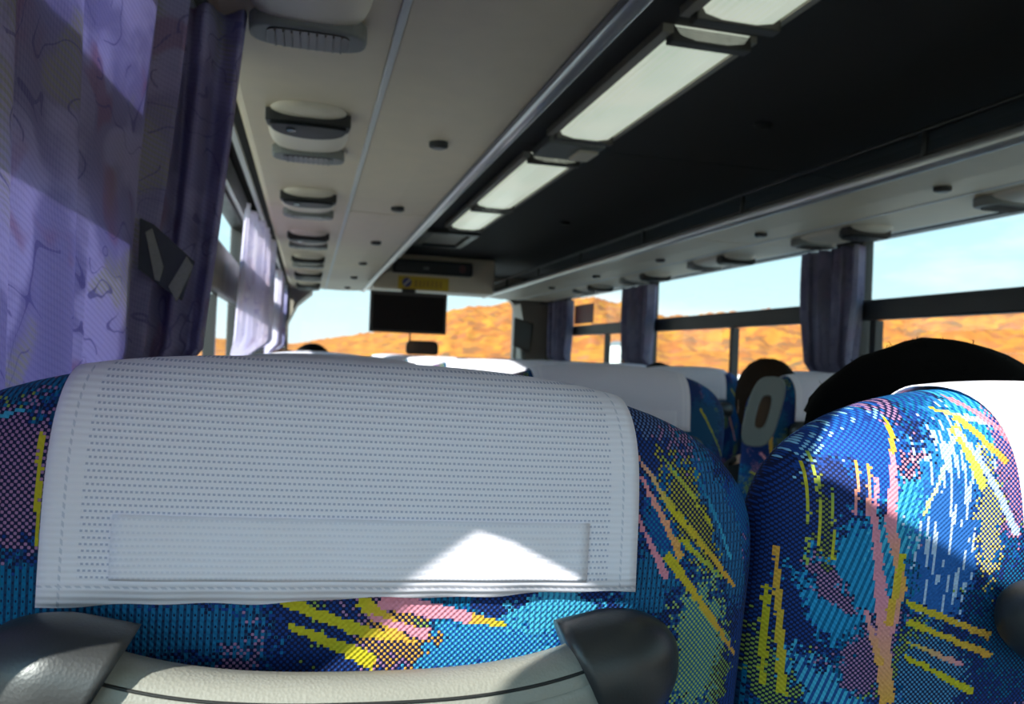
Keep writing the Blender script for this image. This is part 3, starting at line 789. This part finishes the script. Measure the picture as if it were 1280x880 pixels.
def place(o, x, y, label, group, rz=0., ry=0.):
    o.location = (x, y, 0); o.rotation_euler = (0, ry, rz); tag(o, label, 'seat', group); return o
rowsL = [.40, 1.32, 2.22, 3.12, 4.02, 4.92]
rowsR = [1.72, 2.58, 3.46, 4.34, 5.22]
G = 'blue patterned coach seats'
for i, y in enumerate(rowsL):
    lw = ['nearest blue patterned seat with white headrest cover and grey grab handle', 'window seat hidden directly behind the nearest seat', 'left window seat in the third row, in front of a curtain', 'left window seat in the fourth row from the camera', 'left window seat in the fifth row from the camera', 'front left window seat'][i]
    la = ['brightly sunlit blue patterned seat with streaks of pink and yellow, at the right edge', 'second row aisle seat with grey white cover, just right of the nearest seat', 'third row aisle seat with a sunlit white cover top', 'left aisle seat in the fourth row from the camera', 'left aisle seat in the fifth row from the camera', 'front left aisle seat'][i]
    place(seatW if i == 0 else (seatF if i == 1 else copy_tree(seatF)), .033, y, lw, G, R(-1) if i == 0 else 0.)
    place(seatA if i == 0 else copy_tree(seatF), .53, y, la, G, R(-1) if i == 0 else 0.)
for i, y in enumerate(rowsR):
    la = ['aisle seat across the aisle with a grey shoulder grip and white cover', 'aisle seat with white cover across the aisle, beyond the second row', 'right aisle seat in the third visible row', 'right aisle seat in the fourth visible row', 'front right aisle seat'][i]
    lw = ['right window seat next to the seat with the grey shoulder grip', 'right window seat below the central right window', 'right window seat below the front part of the central window', 'right window seat below the red notice', 'front right window seat'][i]
    place(seatG if i == 0 else copy_tree(seatG), 1.31, y, la, G)
    place(copy_tree(seatF), 1.812, y, lw, G)
# the nearest pair sags a little to the aisle side
seatW.rotation_euler = (0, R(1.5), R(-1)); seatW.location = (.033 - .030, .40, .001)
seatA.rotation_euler = (0, R(.6), R(-1)); seatA.location = (.53 - .012, .40, .004)

# ---------------------------------------------------------------- passengers
def person(x, D, ztop, label, hair, coat, rx=.085, hx=0., bushy=0., yoff=.24, name='person'):
    """seated passenger facing forward; x,D is the seat, ztop the crown (from eye height)"""
    zt = H(ztop)
    t_ = empty(name, (x, D + yoff, 0), label, 'person', 'seated passengers')
    bm = bmesh.new(); sk = bm.verts.layers.skin.verify()
    def V(p, r, r2=None):
        v = bm.verts.new(p); v[sk].radius = (r, r2 or r); return v
    E_ = lambda e: bm.edges.new(e)
    pel = V((0, .13, .60), .12, .13); v = pel; v[sk].use_root = True
    sp = V((0, .085, .72), .11, .12); E_((pel, sp))
    ch = V((hx * .3, .055, zt - .38), .10, .13); E_((sp, ch))
    nb = V((hx * .7, .03, zt - .27), .06); E_((ch, nb))
    nk = V((hx, .0, zt - .215), .052); E_((nb, nk))
    jw = V((hx, .012, zt - .165), .066); E_((nk, jw))
    hd = V((hx, .004, zt - .105), .078); E_((jw, hd))
    cr = V((hx, .0, zt - .055), .062); E_((hd, cr))
    ns = V((hx, .088, zt - .125), .012); E_((hd, ns))
    for s in (-1, 1):
        ea = V((hx + s * .080, .0, zt - .115), .010, .022); E_((hd, ea))
        sh = V((s * .15 + hx * .2, .05, zt - .36), .058); E_((ch, sh))
        el = V((s * .155, .13, .76), .045); E_((sh, el))
        wr = V((s * .11, .27, .66), .028); E_((el, wr))
        pm = V((s * .085, .33, .655), .026, .016); E_((wr, pm))
        for f in range(4):
            L_ = (.062, .072, .068, .052)[f]
            a = V((s * (.104 - .016 * f), .365, .655), .009); b = V((s * (.102 - .016 * f), .365 + L_ * .6, .648), .008); c = V((s * (.10 - .015 * f), .365 + L_, .632), .007)
            E_((pm, a)); E_((a, b)); E_((b, c))
        a = V((s * .065, .335, .655), .010); b = V((s * .045, .36, .650), .008); E_((pm, a)); E_((a, b))
        hp = V((s * .10, .17, .575), .085); E_((pel, hp))
        kn = V((s * .12, .46, .565), .062); E_((hp, kn))
        an = V((s * .12, .44, .09), .040); E_((kn, an))
        to = V((s * .125, .56, .045), .036); E_((an, to))
    o = obj('body', bm, M['skin'], t_, True, False)
    o.modifiers.new('k', 'SKIN').use_smooth_shade = True; q = o.modifiers.new('s', 'SUBSURF'); q.levels = 1; q.render_levels = 1
    # jacket: a slightly larger continuous shell of torso and sleeves
    bm = bmesh.new(); sk = bm.verts.layers.skin.verify()
    a = V((0, .125, .64), .125, .13); a[sk].use_root = True
    b = V((0, .085, .74), .125, .13); c = V((hx * .3, .057, zt - .38), .118, .145); d = V((hx * .6, .03, zt - .275), .072); E_((a, b)); E_((b, c)); E_((c, d))
    for s in (-1, 1):
        e = V((s * .15 + hx * .2, .05, zt - .365), .068); f = V((s * .155, .13, .76), .055); g = V((s * .125, .245, .665), .040); E_((c, e)); E_((e, f)); E_((f, g))
    o = obj('jacket', bm, M[coat], t_, True, False)
    o.modifiers.new('k', 'SKIN').use_smooth_shade = True; q = o.modifiers.new('s', 'SUBSURF'); q.levels = 2; q.render_levels = 2
    bm = bmesh.new(); sk = bm.verts.layers.skin.verify()
    a = V((0, .13, .60), .125, .13); a[sk].use_root = True
    for s in (-1, 1):
        hp = V((s * .10, .17, .575), .095); kn = V((s * .12, .465, .565), .074); an = V((s * .12, .44, .12), .058); E_((a, hp)); E_((hp, kn)); E_((kn, an))
    o = obj('trousers', bm, M['trouser'], t_, True, False)
    o.modifiers.new('k', 'SKIN').use_smooth_shade = True; q = o.modifiers.new('s', 'SUBSURF'); q.levels = 1; q.render_levels = 1
    # hair: cap over crown, back and sides, open at the face, with loose ends
    bm = bmesh.new()
    bmesh.ops.create_uvsphere(bm, u_segments=40, v_segments=26, radius=1.)
    rz = .115 + bushy * .4
    for v in list(bm.verts):
        if v.co.y > .35 and v.co.z < .35 or v.co.z < -.72: v.tag = True
    bmesh.ops.delete(bm, geom=[v for v in bm.verts if v.tag], context='VERTS')
    for v in bm.verts:
        p = v.co.copy()
        nn = noise.noise(p * 3.2 + Vector((x, D, 0))) * .05 + noise.noise(p * 11.) * .025
        v.co = Vector((hx + p.x * rx * (1 + nn), p.y * (.098 + bushy * .25) * (1 + nn), zt - rz + p.z * rz * (1 + nn * .6)))
    rnd = random.Random(int(x * 1000 + D * 100))
    for i in range(150):
        a = rnd.uniform(0, 2 * PI); b = rnd.uniform(-.1, 1.45)
        d = Vector((math.cos(a) * math.cos(b), math.sin(a) * math.cos(b), math.sin(b)))
        if d.y > .3 and d.z < .35: continue
        base = Vector((hx + d.x * rx * .97, d.y * (.095 + bushy * .25), zt - rz + d.z * rz * .97))
        tg = Vector((-d.y, d.x, .3 * rnd.uniform(-1, 1))); 
        if rnd.random() < .5: tg = -tg
        L_ = rnd.uniform(.015, .035)
        pts = [base, base + d * L_ * .18 + tg * L_ * .5, base + d * L_ * rnd.uniform(.0, .14) + tg * L_]
        tube(bm, pts, lambda i, n: (.00045) * (1 - .75 * i / (n - 1)), 4)
    obj('hair', bm, M[hair], t_, True)
    return t_
person(.53, .40, .036, 'person with bushy black hair in the seat at the right edge', 'hair_black', 'cloth_dark', .146, .086, .02, .275)
person(1.31, 1.72, .028, 'person in dark jacket with dark brown hair, leaning beside the shoulder grip', 'hair_brown', 'cloth_dark', .085, -.08)
person(1.31, 2.58, .004, 'person whose dark hair shows over the seat beyond the second row', 'hair_black', 'cloth_grey', .088, -.01)
person(.53, 3.12, -.010, 'person in left aisle seat, only the top of black hair showing', 'hair_black', 'cloth_grey', .085, .04)
person(.033, 4.02, .034, 'person with round black hair below the windscreen on the left', 'hair_black', 'cloth_dark', .105, -.01)
person(.033, 3.12, .0, 'person with light brown hair in front of the left curtain', 'hair_light', 'cloth_grey', .085, -.13)

# ---------------------------------------------------------------- curtains
def spline(pts, u):
    """Catmull-Rom through pts, u 0..1"""
    n = len(pts) - 1; f = min(u * n, n - 1e-6); i = int(f); q = f - i
    p = [Vector(pts[max(0, min(n, i + d))]) for d in (-1, 0, 1, 2)]
    return .5 * ((2 * p[1]) + (p[2] - p[0]) * q + (2 * p[0] - 5 * p[1] + 4 * p[2] - p[3]) * q * q + (3 * p[1] - p[0] - 3 * p[2] + p[3]) * q ** 3)
def curtain(label, fn, mat, nu=220, nv=44, group='window curtains', th=.0016):
    bm = bmesh.new(); uvl = bm.loops.layers.uv.new('UVMap'); g = []; us = []
    prev = None
    for i in range(nu + 1):
        u = i / nu; g.append([bm.verts.new(fn(u, j / nv)) for j in range(nv + 1)])
        if prev is not None: us.append(us[-1] + (g[-1][nv // 2].co - prev).length)
        else: us.append(0.)
        prev = g[-1][nv // 2].co
    for i in range(nu):
        for j in range(nv):
            f = bm.faces.new((g[i][j], g[i + 1][j], g[i + 1][j + 1], g[i][j + 1]))
            for lp, (a, b) in zip(f.loops, ((i, j), (i + 1, j), (i + 1, j + 1), (i, j + 1))):
                lp[uvl].uv = (us[a], g[a][b].co.z)
    t_ = empty('window_curtain', (0, 0, 0), label, 'curtain', group)
    o = obj('curtain_cloth', bm, mat, t_, True, False); solid(o, th, 0.)
    return t_, o
# near left curtain: a spread panel, then the gathered folds by the post
A_top = [(-.236, .95), (-.222, 1.02), (-.206, 1.10), (-.214, 1.125), (-.238, 1.14), (-.205, 1.17), (-.176, 1.18), (-.194, 1.195), (-.180, 1.245), (-.158, 1.215), (-.136, 1.252), (-.107, 1.222), (-.110, 1.27), (-.16, 1.30), (-.20, 1.30), (-.17, 1.34), (-.18, 1.38), (-.22, 1.42), (-.262, 1.38), (-.245, 1.30), (-.262, 1.22), (-.25, 1.14)]  # tail points add an unseen layer behind that keeps light off the folds
A_bot = [(-.238, .95), (-.232, 1.02), (-.224, 1.10), (-.228, 1.125), (-.246, 1.14), (-.235, 1.17), (-.214, 1.185), (-.220, 1.20), (-.208, 1.245), (-.190, 1.218), (-.172, 1.256), (-.152, 1.232), (-.156, 1.28), (-.19, 1.30), (-.22, 1.30), (-.20, 1.34), (-.21, 1.38), (-.235, 1.42), (-.262, 1.38), (-.25, 1.30), (-.264, 1.22), (-.257, 1.14)]
REAR = [(-.20, .42), (-.10, .305), (-.08, .300), (-.06, .292), (-.03, .272), (.0, .256), (.03, .241), (.07, .222), (.096, .207), (.103, .168), (.115, .13), (.2, .118), (.52, .112)]  # unseen rear edge, cut to outline the sun patch on the nearest cover
def rear(z):
    for (z0, y0), (z1, y1) in zip(REAR, REAR[1:]):
        if z <= z1: return y0 + (y1 - y0) * max(0., (z - z0) / (z1 - z0))
    return REAR[-1][1]
def near(u, v):
    z = -.20 + (.489 + .20) * v
    k_ = max(0., min(1., z / .5)) ** 1.2
    if u < .55:
        y0 = rear(z); q = u / .55
        y = y0 + (.95 - y0) * q
        x = -.238 + .015 * math.sin(y * 31 + .4 * math.sin(z * 3)) * (1 - q ** 6) + .005 * math.sin(y * 67 + z * 2.)
    else:
        q = (u - .55) / .45
        a = spline(A_top, q); b = spline(A_bot, q)
        p = b.lerp(a, k_); x, y = p.x, p.y
        x += .003 * math.sin(z * 9 + y * 20)
        g_ = max(0., min(1., (-.01 - z) / .07)); x += (-.245 - x) * g_
    return (x, y, H(z))
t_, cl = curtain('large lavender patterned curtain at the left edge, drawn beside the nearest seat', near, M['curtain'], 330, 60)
# tie-back strap with two pale tabs on the folds
def quad_plate(name, pts, mat, parent, th=.003):
    bm = bmesh.new(); a = [bm.verts.new(p) for p in pts]; b = [bm.verts.new(Vector(p) + Vector((0, th, 0))) for p in pts]
    n = len(pts)
    for i in range(n): bm.faces.new((a[i], a[(i + 1) % n], b[(i + 1) % n], b[i]))
    bm.faces.new(a); bm.faces.new(list(reversed(b)))
    return bev(obj(name, bm, mat, parent), .0008)
st_ = empty('tie_strap', (0, 0, 0)); st_.parent = t_
Yt = 1.145
quad_plate('strap_band', [(-.222, Yt, H(.165)), (-.205, Yt, H(.158)), (-.152, Yt, H(.112)), (-.166, Yt, H(.058)), (-.196, Yt, H(.078)), (-.222, Yt, H(.098))], M['strap'], st_)
quad_plate('strap_tab', [(-.214, Yt - .004, H(.146)), (-.206, Yt - .004, H(.152)), (-.190, Yt - .004, H(.102)), (-.194, Yt - .004, H(.082)), (-.200, Yt - .004, H(.084))], M['tag_grey'], st_)
quad_plate('strap_tab', [(-.183, Yt - .004, H(.076)), (-.162, Yt - .004, H(.118)), (-.153, Yt - .004, H(.105)), (-.172, Yt - .004, H(.056))], M['tag_grey'], st_)

def bundle(xw, sgn, y0, y1, depth, folds, label, mat, ph=0., waist=.72, spread=0.):
    """curtain gathered against a post; sgn +1 hangs on the left wall (bulges to +x)"""
    def fn(u, v):
        z = -.20 + (.488 + .20) * v
        w = 1 - (1 - waist) * math.exp(-((z + .02) / .22) ** 2)
        yc = (y0 + y1) / 2; y = yc + (y0 - yc + (y1 - y0) * u) * w
        dz = 1. - .72 * max(0., min(1., (.03 - z) / .06))
        x = xw + sgn * depth * dz * (.5 + .42 * math.sin(u * folds * 2 * PI + ph + .5 * math.sin(z * 4)) + .10 * math.sin(u * folds * 5.3 * PI + z * 3))
        return (x, y + .010 * math.sin(u * folds * 4 * PI + 1), H(z))
    t_, o = curtain(label, fn, mat, 160, 36)
    def band(u, v):
        q = fn(u, 0.)
        return q
    return t_
def spread_left(u, v):
    z = -.20 + (.488 + .20) * v
    y = 2.84 + .95 * u
    env = min(1., u * 4)
    x = -.250 + .030 * v + .055 * u * (1.1 - .5 * v) + .024 * env * math.sin(u * 34 + .6 * math.sin(z * 3)) + .008 * math.sin(u * 80)
    g_ = max(0., min(1., (.03 - z) / .06)); x += (-.252 + .006 * math.sin(u * 34) - x) * g_
    return (x, y + .05 * (v - .5) * u, H(z))
curtain('sunlit pale lavender curtain on the left, beyond the dark folds', spread_left, M['curtain_sunlit'], 200, 40)
bundle(-.262, 1, 5.12, 5.70, .09, 5, 'farther lavender curtain on the left, behind the sunlit one', M['curtain_sunlit'], .4, .9)
bundle(-.262, 1, 6.30, 6.62, .09, 3, 'left curtain bundle at the front corner post', M['curtain'], .9, .9)
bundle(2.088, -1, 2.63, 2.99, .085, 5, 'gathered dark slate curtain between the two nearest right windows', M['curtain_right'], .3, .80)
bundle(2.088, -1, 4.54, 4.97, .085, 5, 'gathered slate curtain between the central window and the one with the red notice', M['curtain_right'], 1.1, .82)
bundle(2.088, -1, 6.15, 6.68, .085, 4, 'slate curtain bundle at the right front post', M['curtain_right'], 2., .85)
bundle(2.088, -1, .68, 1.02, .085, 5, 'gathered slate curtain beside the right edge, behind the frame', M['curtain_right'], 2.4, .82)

# ---------------------------------------------------------------- outside: ground and autumn hills
GZ = -1.35
m, t = new_mat('pale_ground')
co = t.coord(); n = t.noise(co, .05, 4)[0]; n2 = t.noise(co, .6, 3)[0]
c = t.mix(t.m('GREATER_THAN', n, .52), (.50, .475, .42), (.46, .39, .22)); c = t.mix(t.m('MULTIPLY', n2, .4), c, (.5, .49, .46))
principled(t, c, .9); M['ground'] = m
bm = bmesh.new(); bmesh.ops.create_grid(bm, x_segments=40, y_segments=40, size=420.)
for v in bm.verts: v.co.z = GZ - .0008 * max(0., v.co.length - 30)
structure('ground', bm, M['ground'])
m, t = new_mat('autumn_forest')
co = t.coord(); a = t.noise(co, .035, 4, .6)[0]; vo = t.new('ShaderNodeTexVoronoi'); t.put(vo.inputs['Vector'], t.v('MULTIPLY', co, (1., 1., .38))); vo.inputs['Scale'].default_value = .55
s = t.sep(vo.outputs['Color'])
c = t.ramp(t.m('MULTIPLY_ADD', s[0], .62, t.m('MULTIPLY', a, .42)), [(.15, (.19, .11, .05)), (.32, (.40, .12, .03)), (.5, (.50, .165, .03)), (.66, (.55, .225, .03)), (.82, (.44, .13, .045)), (1., (.44, .28, .13))])
principled(t, c, .95, 0, .1); M['forest'] = m
def elev(az):                     # crest elevation (tangent) by azimuth from straight ahead, clockwise
    d = math.degrees(az)
    K = [(-180, .05), (-100, .035), (-40, .02), (-8, .008), (-1, .006), (3, .016), (7, .030), (10, .050), (14, .058), (20, .068), (25, .050), (32, .058), (45, .066), (60, .075), (100, .06), (180, .05)]
    for (a0, e0), (a1, e1) in zip(K, K[1:]):
        if d <= a1: return e0 + (e1 - e0) * (d - a0) / (a1 - a0)
    return .05
bm = bmesh.new(); NA, NR = 1440, 40; g = []
for i in range(NA):
    az = -PI + 2 * PI * i / NA; col = []
    for j in range(NR + 1):
        q = j / NR; d = 95 + 160 * q
        top = elev(az) * 250 + ZC
        z = GZ - .1 + (top - GZ) * math.sin(min(1., q * 1.12) * PI / 2)
        p = Vector((math.sin(az) * d, math.cos(az) * d, 0))
        z += (1.4 * noise.noise(p * .06) + 1.3 * noise.noise(p * .21) + 1.6 * abs(noise.noise(p * .55))) * min(1, q * 4) * min(1., .25 + elev(az) * 12)
        col.append(bm.verts.new((p.x, p.y, z)))
    g.append(col)
for i in range(NA):
    for j in range(NR): bm.faces.new((g[i][j], g[(i + 1) % NA][j], g[(i + 1) % NA][j + 1], g[i][j + 1]))
structure('hills', bm, M['forest'], True)
t_ = empty('guard_rail', (12., 40., GZ), 'pale roadside barrier outside the right windows', 'barrier')
bm = bmesh.new(); prism_y(bm, [(0, 1.85), (.08, 1.90), (.04, 2.02), (.08, 2.14), (0, 2.28), (-.06, 2.14), (-.02, 2.02), (-.06, 1.90)], -36., 50.); obj('rail_beam', bm, M['white_paint'], t_)
for i in range(22):
    obj('rail_post', boxes((.08, .20, -36. + 4 * i, -35.85 + 4 * i, -.3, 2.2)), M['white_paint'], t_)
# pale building seen through the front right window
t_ = empty('building', (34.4, 85.0, GZ), 'small pale building seen through the front right window', 'building')
obj('building_wall', boxes((-1.0, 1.0, -2.0, 2.0, 0, 4.4)), M['white_paint'], t_)
bm = bmesh.new(); prism_y(bm, [(-1.2, 4.4), (1.2, 4.4), (0, 4.9)], -2.2, 2.2); obj('roof', bm, M['grip'], t_)
for sx in (-.5, .5): obj('building_window', boxes((sx - .3, sx + .3, -2.03, -2.005, 2.0, 3.6)), M['screen'], t_)

# ---------------------------------------------------------------- sky, sun, camera
SUN = Vector((1., .60, -.56)).normalized()
w = bpy.data.worlds.new('sky'); scene.world = w; w.use_nodes = True
t = NT(w.node_tree); t.n.clear()
out = t.new('ShaderNodeOutputWorld'); bg = t.new('ShaderNodeBackground')
d = t.v('NORMALIZE', t.coord('Generated')); s = t.sep(d)
sky = t.ramp(t.m('MAXIMUM', s[2], 0.), [(0., (1.0, 1.16, 1.2)), (.10, (.80, 1.14, 1.24)), (.25, (.56, 1.0, 1.22)), (.6, (.22, .50, .85)), (1., (.15, .38, .75))])
cl = t.noise(t.v('MULTIPLY', d, (1., 1., 3.2)), 3.2, 5, .55)[0]
cm = t.new('ShaderNodeMapRange'); t.l.new(cl, cm.inputs[0]); cm.inputs[1].default_value = .53; cm.inputs[2].default_value = .68
sky = t.mix(t.m('MULTIPLY', cm.outputs[0], .85), sky, (1.15, 1.17, 1.18))
# brighter sky around the sun
glow = t.m('POWER', t.m('MAXIMUM', t.v('DOT_PRODUCT', d, tuple(-SUN)), 0.), 1.5)
st = t.m('MULTIPLY_ADD', glow, 2.7, 1.05)
sky = t.mix(t.m('LESS_THAN', s[2], -.002), sky, (.50, .45, .37))
t.l.new(sky, bg.inputs[0]); t.l.new(st, bg.inputs[1]); t.l.new(bg.outputs[0], out.inputs[0])
L = bpy.data.lights.new('sun', 'SUN'); L.energy = 10.5; L.angle = R(.55); L.color = (1., .96, .88)
lo = bpy.data.objects.new('sun', L); COL.objects.link(lo); lo.location = (-6, -4, 8)
lo.rotation_euler = SUN.to_track_quat('-Z', 'Y').to_euler()

cam = bpy.data.cameras.new('camera'); co = bpy.data.objects.new('camera', cam); COL.objects.link(co)
cam.sensor_fit = 'HORIZONTAL'; cam.sensor_width = 36.; cam.lens = 1000 / 1280 * 36
yaw, pitch, roll = R(14.30), R(.4146), R(2.3)
f = Vector((math.sin(yaw) * math.cos(pitch), math.cos(yaw) * math.cos(pitch), math.sin(pitch)))
r = Vector((math.cos(yaw), -math.sin(yaw), 0)); u = r.cross(f)
r2 = r * math.cos(roll) + u * math.sin(roll); u2 = -r * math.sin(roll) + u * math.cos(roll)
mw = Matrix((r2, u2, -f)).transposed().to_4x4(); mw.translation = (0, 0, ZC); co.matrix_world = mw
cam.clip_start = .02; cam.clip_end = 2000
cam.dof.use_dof = True; cam.dof.focus_distance = .46; cam.dof.aperture_fstop = 13.5
scene.camera = co
vs_ = scene.view_settings
vs_.view_transform = 'Standard'; vs_.look = 'None'; vs_.exposure = 0.; vs_.gamma = 1.; vs_.use_curve_mapping = False
scene.cycles.max_bounces = 10; scene.cycles.diffuse_bounces = 6; scene.cycles.transparent_max_bounces = 16; scene.cycles.sample_clamp_indirect = 6.
